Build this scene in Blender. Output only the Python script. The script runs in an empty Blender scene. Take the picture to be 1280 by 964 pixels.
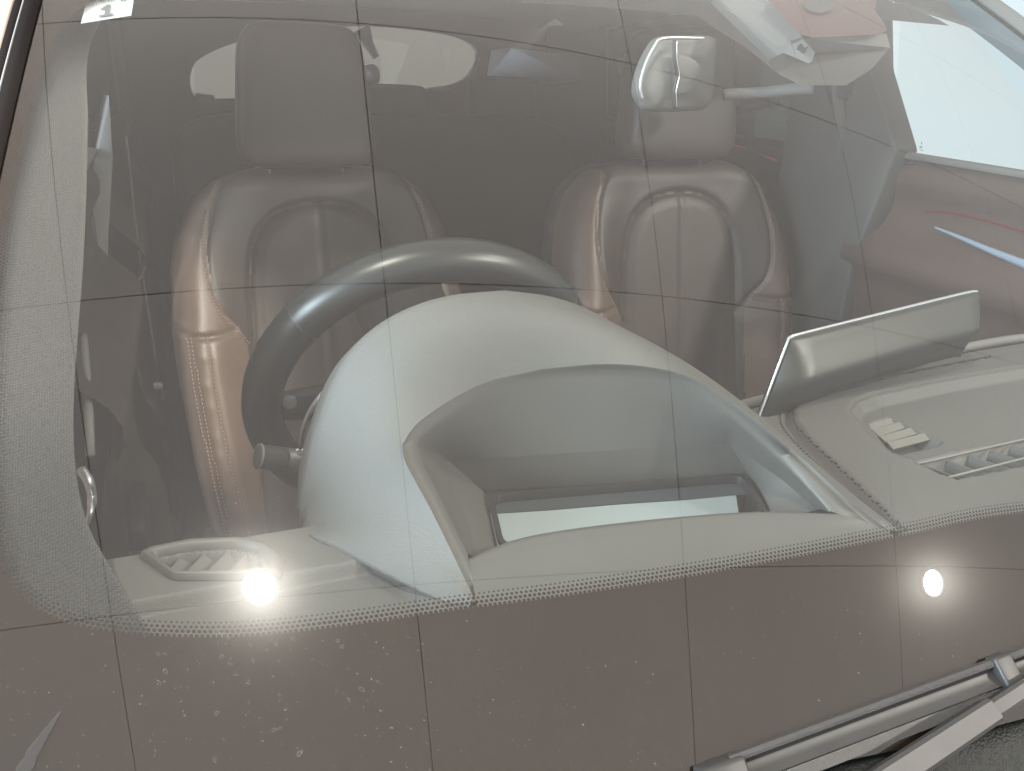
import bpy, bmesh, math, random
import numpy as np
from mathutils import Matrix, Vector
random.seed(7); rng = np.random.default_rng(7)
scn = bpy.context.scene
COL = scn.collection

# ------------------------------------------------------------------ camera
# metres; x = to the photographer's right, y = into the car, z = up, z 0 about 7 cm above the dashboard
CX, CY, CZ, YAW, PITCH, ROLL, FPX = -.587, -.212, .257, -.390, .379, -.039, 1000.0
CAMP = np.array([CX, CY, CZ])
fw = np.array([-math.sin(YAW)*math.cos(PITCH), math.cos(YAW)*math.cos(PITCH), -math.sin(PITCH)])
r0 = np.array([math.cos(YAW), math.sin(YAW), 0.0]); u0 = np.cross(r0, fw)
cr, sr = math.cos(ROLL), math.sin(ROLL)
RT, UP = cr*r0 - sr*u0, sr*r0 + cr*u0
cd = bpy.data.cameras.new('camera'); cam = bpy.data.objects.new('camera', cd); COL.objects.link(cam)
cam.matrix_world = Matrix(((RT[0], UP[0], -fw[0], CX), (RT[1], UP[1], -fw[1], CY), (RT[2], UP[2], -fw[2], CZ), (0, 0, 0, 1)))
cd.sensor_width = 36; cd.lens = 36*FPX/1280; cd.clip_start = .01; cd.clip_end = 200
scn.camera = cam

# ------------------------------------------------------------------ light
world = bpy.data.worlds.new('World'); scn.world = world; world.use_nodes = True
bg = world.node_tree.nodes['Background']
bg.inputs['Color'].default_value = (.93, .96, 1.0, 1); bg.inputs['Strength'].default_value = 1.62
LAMP_POWER = 2200.0
# daylight from the showroom's window, off to the left
al_ = bpy.data.lights.new('window_light', 'AREA'); al_.shape = 'RECTANGLE'; al_.size, al_.size_y = 1.6, 1.1; al_.energy = 31; al_.color = (.72, .87, 1.0); al_.spread = math.radians(50)
alo = bpy.data.objects.new('window_light', al_); COL.objects.link(alo); alo.location = (-2.7, -.35, .62)
alo.rotation_euler = (Vector((-.45, .32, 0))-Vector(alo.location)).to_track_quat('-Z', 'Y').to_euler()
# added unseen spot behind the photographer, brightening the near seat's outer bolster
sl0 = bpy.data.lights.new('seat_fill_spot', 'SPOT'); sl0.energy = 1900; sl0.color = (1.0, .95, .86); sl0.spot_size = math.radians(6.4); sl0.spot_blend = .55; sl0.shadow_soft_size = .05
slo = bpy.data.objects.new('seat_fill_spot', sl0); COL.objects.link(slo); slo.location = (-.85, -3.0, 2.0)
slo.rotation_euler = (Vector((-.68, 1.22, -.25))-Vector(slo.location)).to_track_quat('-Z', 'Y').to_euler()
# added unseen area light behind the car, brightening the rear of the ceiling
ul_ = bpy.data.lights.new('ceiling_fill', 'AREA'); ul_.shape = 'RECTANGLE'; ul_.size, ul_.size_y = 3.0, 1.2; ul_.energy = 125; ul_.color = (.97, .99, 1.0)
ulo = bpy.data.objects.new('ceiling_fill', ul_); COL.objects.link(ulo); ulo.location = (.3, 3.6, .75); ulo.rotation_euler = (math.pi, 0, 0)
scn.view_settings.view_transform = 'Standard'; scn.view_settings.look = 'None'
scn.view_settings.exposure = 0; scn.view_settings.gamma = 1
try:
    scn.cycles.use_denoising = True
    scn.cycles.sample_clamp_indirect = 6
    scn.cycles.max_bounces = 7; scn.cycles.transparent_max_bounces = 16
    scn.cycles.caustics_reflective = False; scn.cycles.caustics_refractive = False
except Exception: pass

# ------------------------------------------------------------------ geometry helpers
def ray(px, py):
    v = RT*(px-640)/FPX - UP*(py-482)/FPX + fw
    return v/np.linalg.norm(v)
def at(px, py, **k):
    v = ray(px, py); (a, val), = k.items(); i = 'xyz'.index(a)
    return CAMP + v*(val-CAMP[i])/v[i]
G_C, G_S, G_K, G_Y, G_Z = .22, .70, .12, .105, -.04       # windscreen surface
def gy(x, w): return w + G_C*x*x + G_Y
def gz(w): return G_Z + G_S*w - G_K*w*w
def S(x, w, off=0.0):
    w = np.asarray(w, float); x = np.asarray(x, float)
    d = G_S - 2*G_K*w
    n = np.stack([2*G_C*x*d, -d, np.ones_like(d*x)], -1); n = n/np.linalg.norm(n, axis=-1, keepdims=True)
    p = np.stack([x+0*w, gy(x, w), gz(w)+0*x], -1)
    return p + n*off
def gF(P):
    w = P[1]-G_C*P[0]**2-G_Y
    return P[2]-gz(w)
def gl(px, py, off=0.0):
    v = ray(px, py); t = .05
    while gF(CAMP+t*v)-off > 0 and t < 6: t += .01
    a, b = t-.01, t
    for _ in range(36):
        m = (a+b)/2
        if gF(CAMP+m*v)-off > 0: a = m
        else: b = m
    return CAMP+b*v
def glw(px, py):
    P = gl(px, py); return np.array([P[0], P[1]-G_C*P[0]**2-G_Y])

def spline(pts, n, closed=False, sm=True):
    """resample a polyline (Catmull-Rom smoothed) to n points, even by length"""
    P = np.asarray(pts, float)
    if sm:
        m = len(P); out = []
        rngi = range(m if closed else m-1)
        for i in rngi:
            if closed: a, b, c, d = P[i-1], P[i], P[(i+1) % m], P[(i+2) % m]
            else: a, b, c, d = P[max(i-1, 0)], P[i], P[i+1], P[min(i+2, m-1)]
            for t in np.linspace(0, 1, 12, endpoint=False):
                out.append(.5*((2*b)+(-a+c)*t+(2*a-5*b+4*c-d)*t*t+(-a+3*b-3*c+d)*t**3))
        if not closed: out.append(P[-1])
        P = np.array(out)
    if closed: P = np.vstack([P, P[:1]])
    s = np.r_[0, np.cumsum(np.linalg.norm(np.diff(P, axis=0), axis=1))]
    q = np.linspace(0, s[-1], n+1)[:-1] if closed else np.linspace(0, s[-1], n)
    return np.stack([np.interp(q, s, P[:, i]) for i in range(P.shape[1])], 1)

def obj(name, V, F, mat, parent=None, smooth=True, label=None, kind=None, sharp=None):
    me = bpy.data.meshes.new(name)
    me.from_pydata([tuple(map(float, v)) for v in V], [], [tuple(int(i) for i in f) for f in F])
    me.validate(); me.update()
    if smooth:
        me.polygons.foreach_set('use_smooth', [True]*len(me.polygons))
        if sharp:
            try: me.set_sharp_from_angle(angle=math.radians(sharp))
            except Exception: pass
    me.materials.append(mat)
    return link(name, me, parent, label, kind)
def link(name, me, parent=None, label=None, kind=None):
    o = bpy.data.objects.new(name, me); COL.objects.link(o)
    if parent is not None: attach(o, parent)
    if label: o['label'] = label
    if kind: o['kind'] = kind
    return o
def attach(o, parent):
    o.parent = parent
    r = parent; 
    while r.parent is not None: r = r.parent
    if parent.type == 'EMPTY' and parent.parent is None:
        o.matrix_parent_inverse = Matrix.Translation(parent.location).inverted()
    elif parent.type == 'EMPTY':
        o.matrix_parent_inverse = Matrix.Identity(4)
def empty(name, loc, parent=None, label=None, cat=None):
    o = bpy.data.objects.new(name, None); COL.objects.link(o); o.empty_display_size = .05
    if parent is not None: attach(o, parent)
    else: o.location = loc
    if label: o['label'] = label
    if cat: o['category'] = cat
    return o
def bmobj(name, bm, mat, parent=None, smooth=True, label=None, kind=None, sharp=40):
    me = bpy.data.meshes.new(name); bm.to_mesh(me); bm.free()
    if smooth:
        me.polygons.foreach_set('use_smooth', [True]*len(me.polygons))
        try: me.set_sharp_from_angle(angle=math.radians(sharp))
        except Exception: pass
    me.materials.append(mat)
    return link(name, me, parent, label, kind)

def loft(loops, closed=True, cap0=False, cap1=False):
    n = len(loops[0]); V = np.vstack(loops); F = []
    for j in range(len(loops)-1):
        for i in range(n if closed else n-1):
            a, b = j*n+i, j*n+(i+1) % n
            F.append((a, b, b+n, a+n))
    if cap0: F.append(tuple(range(n))[::-1])
    if cap1: F.append(tuple((len(loops)-1)*n+i for i in range(n)))
    return V, F
def tube(pts, r, n=10, cap=True, closed=False):
    P = np.asarray(pts, float); m = len(P); rr = np.broadcast_to(np.asarray(r, float), (m,))
    T = np.gradient(P, axis=0) if not closed else np.roll(P, -1, 0)-np.roll(P, 1, 0)
    T /= np.linalg.norm(T, axis=1, keepdims=True)+1e-12
    up = np.array([0, 0, 1.0]) if abs(T[0][2]) < .9 else np.array([1.0, 0, 0])
    N = np.cross(T[0], up); N /= np.linalg.norm(N); loops = []
    for i in range(m):
        N = N-T[i]*(N@T[i]); N /= np.linalg.norm(N); B = np.cross(T[i], N)
        a = np.linspace(0, 2*math.pi, n, endpoint=False)
        loops.append(P[i]+rr[i]*(np.cos(a)[:, None]*N+np.sin(a)[:, None]*B))
    if closed: loops.append(loops[0])
    return loft(loops, True, cap and not closed, cap and not closed)
def joinm(parts):
    V, F, k = [], [], 0
    for v, f in parts:
        V.append(np.asarray(v)); F += [tuple(i+k for i in q) for q in f]; k += len(v)
    return np.vstack(V), F
def boxm(c, sx, sy, sz, M=None):
    v = np.array([[x, y, z] for x in (-sx, sx) for y in (-sy, sy) for z in (-sz, sz)], float)/2
    if M is not None: v = v@np.asarray(M).T
    f = [(0, 1, 3, 2), (4, 6, 7, 5), (0, 4, 5, 1), (2, 3, 7, 6), (0, 2, 6, 4), (1, 5, 7, 3)]
    return v+np.asarray(c), f
def bevbox(name, c, s, mat, parent, r=.01, seg=3, M=None, label=None):
    bm = bmesh.new(); V, F = boxm((0, 0, 0), *s)
    vs = [bm.verts.new(tuple(v)) for v in V]
    for f in F: bm.faces.new([vs[i] for i in f])
    bmesh.ops.recalc_face_normals(bm, faces=bm.faces)
    if r: bmesh.ops.bevel(bm, geom=bm.edges[:], offset=r, segments=seg, profile=.5, affect='EDGES', clamp_overlap=True)
    if M is not None:
        for v in bm.verts: v.co = Matrix(np.asarray(M).tolist()) @ v.co
    bmesh.ops.translate(bm, verts=bm.verts, vec=tuple(map(float, c)))
    return bmobj(name, bm, mat, parent, label=label)
def prism(outline, vec, bev=0.0, seg=2):
    """outline: list of 3-D points in order, extruded along vec; returns bmesh"""
    bm = bmesh.new(); a = [bm.verts.new(tuple(map(float, p))) for p in outline]
    b = [bm.verts.new(tuple(map(float, np.asarray(p)+np.asarray(vec)))) for p in outline]
    bm.faces.new(a); bm.faces.new(b[::-1]); n = len(a)
    for i in range(n): bm.faces.new((a[i], b[i], b[(i+1) % n], a[(i+1) % n]))
    bmesh.ops.recalc_face_normals(bm, faces=bm.faces)
    if bev: bmesh.ops.bevel(bm, geom=bm.edges[:], offset=bev, segments=seg, profile=.5, affect='EDGES', clamp_overlap=True)
    return bm
def squad(c, a, b, h, e1=.35, e2=.45, M=None, n=36, m=24):
    """superellipsoid"""
    V, F = [], []
    sg = lambda x, e: math.copysign(abs(x)**e, x)
    for j in range(m+1):
        ph = -math.pi/2+math.pi*j/m
        for i in range(n):
            th = 2*math.pi*i/n
            V.append([a*sg(math.cos(ph), e1)*sg(math.cos(th), e2), b*sg(math.cos(ph), e1)*sg(math.sin(th), e2), h*sg(math.sin(ph), e1)])
    V = np.array(V)
    if M is not None: V = V@np.asarray(M).T
    for j in range(m):
        for i in range(n): F.append((j*n+i, j*n+(i+1) % n, (j+1)*n+(i+1) % n, (j+1)*n+i))
    return V+np.asarray(c), F
def sstep(a, b, x):
    t = np.clip((x-a)/(b-a), 0, 1); return t*t*(3-2*t)
def pdist(X, Y, poly):
    d = np.full(X.shape, 1e9)
    for (ax, ay), (bx, by) in zip(poly[:-1], poly[1:]):
        dx, dy = bx-ax, by-ay; L = dx*dx+dy*dy+1e-12
        t = np.clip(((X-ax)*dx+(Y-ay)*dy)/L, 0, 1)
        d = np.minimum(d, np.hypot(X-ax-t*dx, Y-ay-t*dy))
    return d
def pinside(X, Y, poly):
    ins = np.zeros(X.shape, bool); n = len(poly)
    for i in range(n):
        ax, ay = poly[i]; bx, by = poly[(i+1) % n]
        c = ((ay > Y) != (by > Y)) & (X < (bx-ax)*(Y-ay)/(by-ay+1e-15)+ax)
        ins ^= c
    return ins
def sdist(X, Y, poly):
    P = [tuple(q) for q in poly]; d = pdist(X, Y, P+[P[0]])
    return np.where(pinside(X, Y, P), -d, d)
def gridfaces(nx, ny):
    i, j = np.meshgrid(np.arange(nx-1), np.arange(ny-1), indexing='ij'); a = (i*ny+j).ravel()
    return np.stack([a, a+ny, a+ny+1, a+1], 1)

# ------------------------------------------------------------------ materials
def mat(name, col, rough=.5, metal=0.0, bump=None, spec=.5, var=None, coat=0.0, sheen=0.0):
    m = bpy.data.materials.new(name); m.use_nodes = True; nt = m.node_tree; b = nt.nodes['Principled BSDF']
    b.inputs['Base Color'].default_value = (*col, 1); b.inputs['Roughness'].default_value = rough
    b.inputs['Metallic'].default_value = metal; b.inputs['Specular IOR Level'].default_value = spec
    b.inputs['Coat Weight'].default_value = coat
    if sheen: b.inputs['Sheen Weight'].default_value = sheen
    tc = nt.nodes.new('ShaderNodeTexCoord')
    if var:                                           # (scale, amount): mottled tone
        nz = nt.nodes.new('ShaderNodeTexNoise'); nz.inputs['Scale'].default_value = var[0]; nz.inputs['Detail'].default_value = 6
        nt.links.new(tc.outputs['Object'], nz.inputs['Vector'])
        mx = nt.nodes.new('ShaderNodeMix'); mx.data_type = 'RGBA'
        mx.inputs[6].default_value = (*[c*(1-var[1]) for c in col], 1); mx.inputs[7].default_value = (*[min(1, c*(1+var[1])) for c in col], 1)
        nt.links.new(nz.outputs['Fac'], mx.inputs[0]); nt.links.new(mx.outputs[2], b.inputs['Base Color'])
        rr = nt.nodes.new('ShaderNodeMapRange'); rr.inputs[3].default_value = max(0, rough-.07); rr.inputs[4].default_value = min(1, rough+.07)
        nt.links.new(nz.outputs['Fac'], rr.inputs[0]); nt.links.new(rr.outputs[0], b.inputs['Roughness'])
    if bump:                                          # (kind, scale, strength)
        kind, sc, st = bump
        if kind == 'leather':
            t = nt.nodes.new('ShaderNodeTexVoronoi'); t.inputs['Scale'].default_value = sc; out = t.outputs['Distance']
        elif kind == 'noise':
            t = nt.nodes.new('ShaderNodeTexNoise'); t.inputs['Scale'].default_value = sc; t.inputs['Detail'].default_value = 4; out = t.outputs['Fac']
        nt.links.new(tc.outputs['Object'], t.inputs['Vector'])
        bp = nt.nodes.new('ShaderNodeBump'); bp.inputs['Strength'].default_value = st; bp.inputs['Distance'].default_value = .001
        nt.links.new(out, bp.inputs['Height']); nt.links.new(bp.outputs['Normal'], b.inputs['Normal'])
    return m
def emit(name, col, s):
    m = bpy.data.materials.new(name); m.use_nodes = True; nt = m.node_tree; nt.nodes.remove(nt.nodes['Principled BSDF'])
    e = nt.nodes.new('ShaderNodeEmission'); e.inputs[0].default_value = (*col, 1); e.inputs[1].default_value = s
    nt.links.new(e.outputs[0], nt.nodes['Material Output'].inputs[0]); return m
def glassmat(name, f0=.09, tint=(.90, .92, .90), dirt=.02, drough=.25, rough=0.0):
    """thin pane: clear transmission, mirror reflection by Schlick's law and a little scattering from dust"""
    m = bpy.data.materials.new(name); m.use_nodes = True; nt = m.node_tree; nt.nodes.remove(nt.nodes['Principled BSDF'])
    N = nt.nodes.new; L = nt.links.new
    tr = N('ShaderNodeBsdfTransparent'); tr.inputs[0].default_value = (*tint, 1)
    g1 = N('ShaderNodeBsdfGlossy'); g1.inputs['Roughness'].default_value = rough
    g2 = N('ShaderNodeBsdfGlossy'); g2.inputs['Roughness'].default_value = drough
    lw = N('ShaderNodeLayerWeight'); lw.inputs[0].default_value = .5
    pw = N('ShaderNodeMath'); pw.operation = 'POWER'; pw.inputs[1].default_value = 5; L(lw.outputs['Facing'], pw.inputs[0])
    ma = N('ShaderNodeMath'); ma.operation = 'MULTIPLY_ADD'; ma.inputs[1].default_value = 1-f0; ma.inputs[2].default_value = f0; L(pw.outputs[0], ma.inputs[0])
    m2 = N('ShaderNodeMixShader'); m2.inputs[0].default_value = dirt; L(g1.outputs[0], m2.inputs[1]); L(g2.outputs[0], m2.inputs[2])
    mx = N('ShaderNodeMixShader'); L(ma.outputs[0], mx.inputs[0]); L(tr.outputs[0], mx.inputs[1]); L(m2.outputs[0], mx.inputs[2])
    L(mx.outputs[0], nt.nodes['Material Output'].inputs[0]); return m
def weave(name, col, sc=680.0, st=.6):
    m = mat(name, col, .9, sheen=.15); nt = m.node_tree; b = nt.nodes['Principled BSDF']
    tc = nt.nodes.new('ShaderNodeTexCoord'); v = nt.nodes.new('ShaderNodeTexVoronoi'); v.inputs['Scale'].default_value = sc; v.inputs['Randomness'].default_value = .35
    nt.links.new(tc.outputs['Object'], v.inputs['Vector'])
    mr = nt.nodes.new('ShaderNodeMapRange'); mr.inputs[1].default_value = .15; mr.inputs[2].default_value = .65; nt.links.new(v.outputs['Distance'], mr.inputs[0])
    mx = nt.nodes.new('ShaderNodeMix'); mx.data_type = 'RGBA'; mx.inputs[6].default_value = (*[c*1.7 for c in col], 1); mx.inputs[7].default_value = (*[c*.35 for c in col], 1)
    nt.links.new(mr.outputs[0], mx.inputs[0]); nt.links.new(mx.outputs[2], b.inputs['Base Color'])
    bp = nt.nodes.new('ShaderNodeBump'); bp.invert = True; bp.inputs['Strength'].default_value = st; bp.inputs['Distance'].default_value = .0006
    nt.links.new(v.outputs['Distance'], bp.inputs['Height']); nt.links.new(bp.outputs[0], b.inputs['Normal']); return m

M = {}
M['glass'] = glassmat('windscreen_glass', .12, (.90, .92, .90), .030, .17)
M['side_glass'] = glassmat('side_glass', .05, (.93, .96, .96), 0)
M['dark_glass'] = glassmat('privacy_glass', .06, (.035, .04, .04), 0)
M['frit'] = mat('frit_black', (.0115, .0062, .0032), .55, spec=.05, var=(7, .4))
M['dash'] = mat('dash_soft_plastic', (.084, .084, .079), .55, bump=('leather', 850, .28), var=(9, .07), spec=.35)
M['dash2'] = mat('dash_hard_plastic', (.076, .076, .070), .45, bump=('noise', 1500, .12), var=(14, .05), spec=.4)
M['slat'] = mat('vent_slat', (.13, .128, .115), .5)
M['black'] = mat('black_plastic', (.018, .018, .019), .4, bump=('noise', 900, .1))
M['stalk'] = mat('stalk_plastic', (.035, .036, .033), .45, bump=('noise', 900, .1))
M['wheel'] = mat('wheel_leather', (.012, .014, .014), .34, bump=('noise', 1400, .015))
M['disp'] = mat('display_back', (.016, .017, .015), .40, spec=.45)
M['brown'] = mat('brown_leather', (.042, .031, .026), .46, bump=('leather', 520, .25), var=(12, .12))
M['brown_lit'] = mat('brown_leather_lit', (.105, .070, .054), .42, bump=('leather', 520, .25), var=(12, .12))  # same leather made lighter, light on the bolsters put into the colour
M['stitch'] = mat('pale_thread', (.28, .22, .19), .8)
M['hole'] = mat('thread_dark', (.02, .02, .02), .8)
M['chrome'] = mat('chrome', (.75, .76, .78), .18, 1.0)
M['silver'] = mat('satin_silver', (.55, .56, .58), .34, .8)
M['weave'] = weave('pillar_fabric', (.034, .034, .034))
M['pillar_grey'] = mat('pillar_grey', (.13, .14, .14), .75, var=(6, .08), spec=.2)
M['liner'] = mat('headliner_cloth', (.16, .155, .15), .95, bump=('noise', 700, .3), var=(30, .05))
M['grey_trim'] = mat('grey_trim', (.13, .13, .125), .7, bump=('noise', 900, .15), var=(8, .06))
M['mid_trim'] = mat('mid_trim', (.065, .064, .06), .7, bump=('noise', 900, .15), var=(8, .06))
M['dark_trim'] = mat('dark_trim', (.03, .029, .028), .6, bump=('noise', 900, .15), var=(8, .1))
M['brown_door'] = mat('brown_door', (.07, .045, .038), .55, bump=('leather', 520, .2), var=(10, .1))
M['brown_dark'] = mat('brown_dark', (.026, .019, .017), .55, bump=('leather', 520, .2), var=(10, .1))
M['cloth_dark'] = mat('dark_upholstery', (.030, .026, .025), .7, bump=('leather', 520, .2), var=(10, .1))
M['carpet'] = mat('carpet', (.015, .014, .014), .95)
M['slate'] = mat('hud_reflection_dark', (.045, .052, .058), .3)  # dark part of the reflection painted in the head-up window
M['pale'] = mat('hud_reflection_pale', (.30, .33, .34), .3)  # bright reflection in the head-up window, held in the base colour
M['paint'] = mat('body_paint', (.52, .40, .35), .35, .0, coat=.8, var=(3, .05))
M['seal'] = mat('rubber_seal', (.006, .005, .005), .8, spec=.1)
M['rubber'] = mat('wiper_rubber', (.05, .048, .047), .36, .5, bump=('noise', 2200, .35), var=(700, .3))
M['wiper'] = mat('wiper_metal', (.022, .021, .020), .5, .1, var=(60, .15))
M['cowl'] = mat('cowl_plastic', (.006, .007, .006), .4, bump=('noise', 700, .9), var=(200, .5), spec=.22)
M['ceil'] = mat('ceiling_panel', (.74, .69, .635), .9, var=(2.2, .05))
M['ceil_gap'] = mat('ceiling_void', (.40, .375, .35), .95)
M['floor'] = mat('floor_tile', (.30, .28, .26), .3, var=(1, .08))
M['wall'] = mat('showroom_wall', (.12, .115, .095), .8, var=(.6, .12))
M['lightwall'] = emit('light_wall', (.80, .94, 1.0), .98)
M['lamp'] = emit('lamp_disc', (1.0, .94, .84), LAMP_POWER)
M['red'] = emit('red_ambient', (.8, .06, .08), .22)
M['blue_trim'] = mat('blue_grey_trim', (.42, .52, .66), .3, .5)
M['paper'] = mat('paper', (.40, .41, .42), .7)
M['ink'] = mat('ink', (.10, .105, .115), .8)
M['etch'] = mat('etched_mark', (.35, .4, .42), .8)
M['streak'] = mat('streak', (.055, .052, .05), .9); M['streak'].node_tree.nodes['Principled BSDF'].inputs['Alpha'].default_value = .28
M['dust'] = mat('dust', (.20, .19, .175), .9)
_b = M['dust'].node_tree.nodes['Principled BSDF']; _b.inputs['Alpha'].default_value = .22; _b.inputs['Specular IOR Level'].default_value = .1

# ------------------------------------------------------------------ the place: floor, ceiling, walls, lamps
H = 2.2; GZ = -1.05
def struct(o): o['kind'] = 'structure'; return o
ceil = struct(obj('ceiling', *boxm((0, .6, H+.0285), 11, 11, .04), M['ceil_gap'], None, False))
PHI = .167; TS = 1.17; cphi, sphi = math.cos(PHI), math.sin(PHI)
tm = prism([(-TS/2+.0019, -TS/2+.0019, 0), (TS/2-.0019, -TS/2+.0019, 0), (TS/2-.0019, TS/2-.0019, 0), (-TS/2+.0019, TS/2-.0019, 0)], (0, 0, .007), .0015, 1)
tme = bpy.data.meshes.new('panel'); tm.to_mesh(tme); tm.free(); tme.materials.append(M['ceil'])
for i in range(-4, 5):
    for j in range(-4, 5):
        u, v = -.45+TS*(i+.5), .59+TS*(j+.5)
        t = link('panel', tme, ceil)
        t.location = (u*cphi+v*sphi, -u*sphi+v*cphi, H); t.rotation_euler = (0, 0, -PHI)
struct(obj('wall', *boxm((0, 7.5, 1.0), 14, .1, 4.1), M['wall'], None, False))
struct(obj('light_wall', *boxm((4.6, 3.2, 1.2), .06, 6.5, 3.4), M['lightwall'], None, False))
def lamp(x, y, label, k=1.0):
    e = empty('ceiling_lamp', (x, y, H), None, label, 'ceiling lamp'); e['group'] = 'round lamps in the panelled ceiling'
    a = np.linspace(0, 2*math.pi, 40, endpoint=False)
    ring = lambda r, z: np.stack([x+r*np.cos(a), y+r*np.sin(a), 0*a+H+z], 1)
    V, F = loft([ring(.085*k, 0), ring(.085*k, -.010), ring(.066*k, -.014), ring(.062*k, -.004)]); obj('bezel', V, F, M['silver'], e, sharp=40)
    obj('lens', ring(.061*k, -.005)[::-1], [tuple(range(40))], M['lamp'], e, False)
lamp(-1.12, -.35, 'round white ceiling lamp mirrored in the glass beside the corner vent')
lamp(1.98, -1.0, 'round white ceiling lamp mirrored in the glass above the wiper')

lamp(2.35, -2.55, 'larger round ceiling lamp behind the photographer', 2.1)
# ------------------------------------------------------------------ the car
car = empty('car', (0, 1.2, GZ), None, 'car seen through its windscreen, with brown leather seats and a grey dashboard', 'car')

# --- windscreen
WB, WT = -.088, .745
def xedge_l(w): return -.757+.075*np.clip((w+.09)/.8, 0, 1)**1.2
nx, ny = 121, 81
ww = np.linspace(WB, WT, ny)
xs = np.linspace(0, 1, nx)
Xg = (xedge_l(ww)[None, :]*(1-xs)[:, None]) + (.742*xs)[:, None]
Vg = S(Xg, np.broadcast_to(ww, Xg.shape)).reshape(-1, 3)
windscreen = obj('windscreen', Vg, gridfaces(nx, ny), M['glass'], car, True, label='large curved windscreen mirroring the panelled ceiling')

# frit band: inner border traced on the glass, outer border = edge of the pane
inner_px = [(150, -12), (112, 0), (78, 28), (50, 78), (30, 150), (12, 225), (-4, 310), (-16, 420), (-22, 540), (-16, 640), (0, 712), (26, 748), (62, 771), (120, 787), (190, 794), (300, 795), (420, 783), (560, 763), (700, 745), (850, 722), (1000, 695), (1140, 667), (1280, 640)]
inn = [glw(*q) for q in inner_px]
inn += [np.array(q) for q in [(.2, -.005), (.45, -.02), (.62, -.02), (.68, .02), (.705, .10), (.715, .35), (.710, .60), (.68, .66), (.5, .685), (.2, .69), (-.1, .69), (-.40, .67), (-.58, .645)]]
inn = spline(inn, 300, True)
ctr = np.array([0, .3])
def outer(q):
    d = q-ctr; best = 99
    for t in np.linspace(1, 2.2, 400):
        p = ctr+d*t
        if p[1] <= WB or p[1] >= WT or p[0] <= xedge_l(p[1]) or p[0] >= .742:
            return np.array([np.clip(p[0], xedge_l(np.clip(p[1], WB, WT)), .742), np.clip(p[1], WB, WT)])
    return p
out = np.array([outer(q) for q in inn])
loops = [S(*(inn*(1-t)+out*t).T, -.0018) for t in np.linspace(0, 1, 7)]
V, F = loft(loops); obj('frit_band', V, F, M['frit'], windscreen, True, label='black painted border of the windscreen')
# dots along its inner edge, shrinking inwards
dp = []; a8 = np.linspace(0, 2*math.pi, 8, endpoint=False)
L = np.vstack([inn, inn[:1]]); seg = np.r_[0, np.cumsum(np.linalg.norm(np.diff(L, axis=0), axis=1))]
tot = seg[-1]; pitch = .0029; nd = int(tot/pitch)
for r in range(4):
    s = (np.arange(nd)+.5*(r % 2))*pitch
    c = np.stack([np.interp(s % tot, seg, L[:, k]) for k in (0, 1)], 1)
    t = np.stack([np.interp((s+.004) % tot, seg, L[:, k]) for k in (0, 1)], 1)-c; t /= np.linalg.norm(t, axis=1, keepdims=True)+1e-9
    nrm = np.stack([-t[:, 1], t[:, 0]], 1)
    mid = ctr-c; sgn = np.sign((nrm*mid).sum(1)); nrm *= sgn[:, None]
    rad = [.00120, .00112, .00092, .00062][r]; c = c+nrm*(.0006+r*.0021)
    vis = (c[:, 0] < .25)
    for q in c[vis]:
        dp.append((S(q[0]+rad*np.cos(a8), q[1]+rad*np.sin(a8)*.82, -.0018), [tuple(range(8))]))
V, F = joinm(dp); obj('frit_dots', V, F, M['frit'], windscreen, False, label='rows of small black dots along the windscreen border', kind='stuff')

# rubber seal, bright strip and body pillar outside the pane
wz = np.linspace(WB, WT, 40)
def edge(dx, off): return S(xedge_l(wz)+dx, wz, off)
V, F = loft([edge(.004, .0005), edge(.002, .006), edge(-.006, .007), edge(-.0075, .004)], False); obj('glass_seal', V, F, M['seal'], car)
V, F = loft([edge(-.0075, .004), edge(-.0078, .0058), edge(-.0086, .0058), edge(-.009, .003)], False); obj('bright_strip', V, F, M['silver'], car)
V, F = loft([edge(-.009, .003), edge(-.010, .006), edge(-.016, .005), edge(-.018, -.001)], False); obj('outer_seal', V, F, M['seal'], car)
V, F = loft([edge(-.017, .000), edge(-.021, .008), edge(-.050, .006), edge(-.10, -.02), edge(-.13, -.08)], False); obj('body_pillar', V, F, M['paint'], car, label='pale reflections on the painted pillar beside the glass')

# --- windscreen pillar trim, woven grey cloth
pin = [(150, -30), (112, 60), (110, 150), (108, 240), (104, 330), (98, 410), (93, 480), (92, 550), (98, 610), (112, 662), (140, 712), (165, 756), (192, 800)]
pi3 = spline([gl(q[0], q[1], -.05) for q in pin], 60)
po = spline([S(-.742, w, -.012) for w in np.linspace(.70, -.055, 13)], 60)
loops = []
for t in np.linspace(0, 1, 12):
    q = po*(1-t)+pi3*t
    b = math.sin(math.pi*t)*.012
    loops.append(q+np.array([.3, -.5, .8])*b*.6)
loops.append(pi3+np.array([-.012, .02, -.02])); loops.append(pi3+np.array([-.05, .05, -.03]))
V, F = loft(loops, False); obj('pillar_trim', V, F, M['weave'], car, label='grey woven cloth trim on the windscreen pillar')

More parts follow.
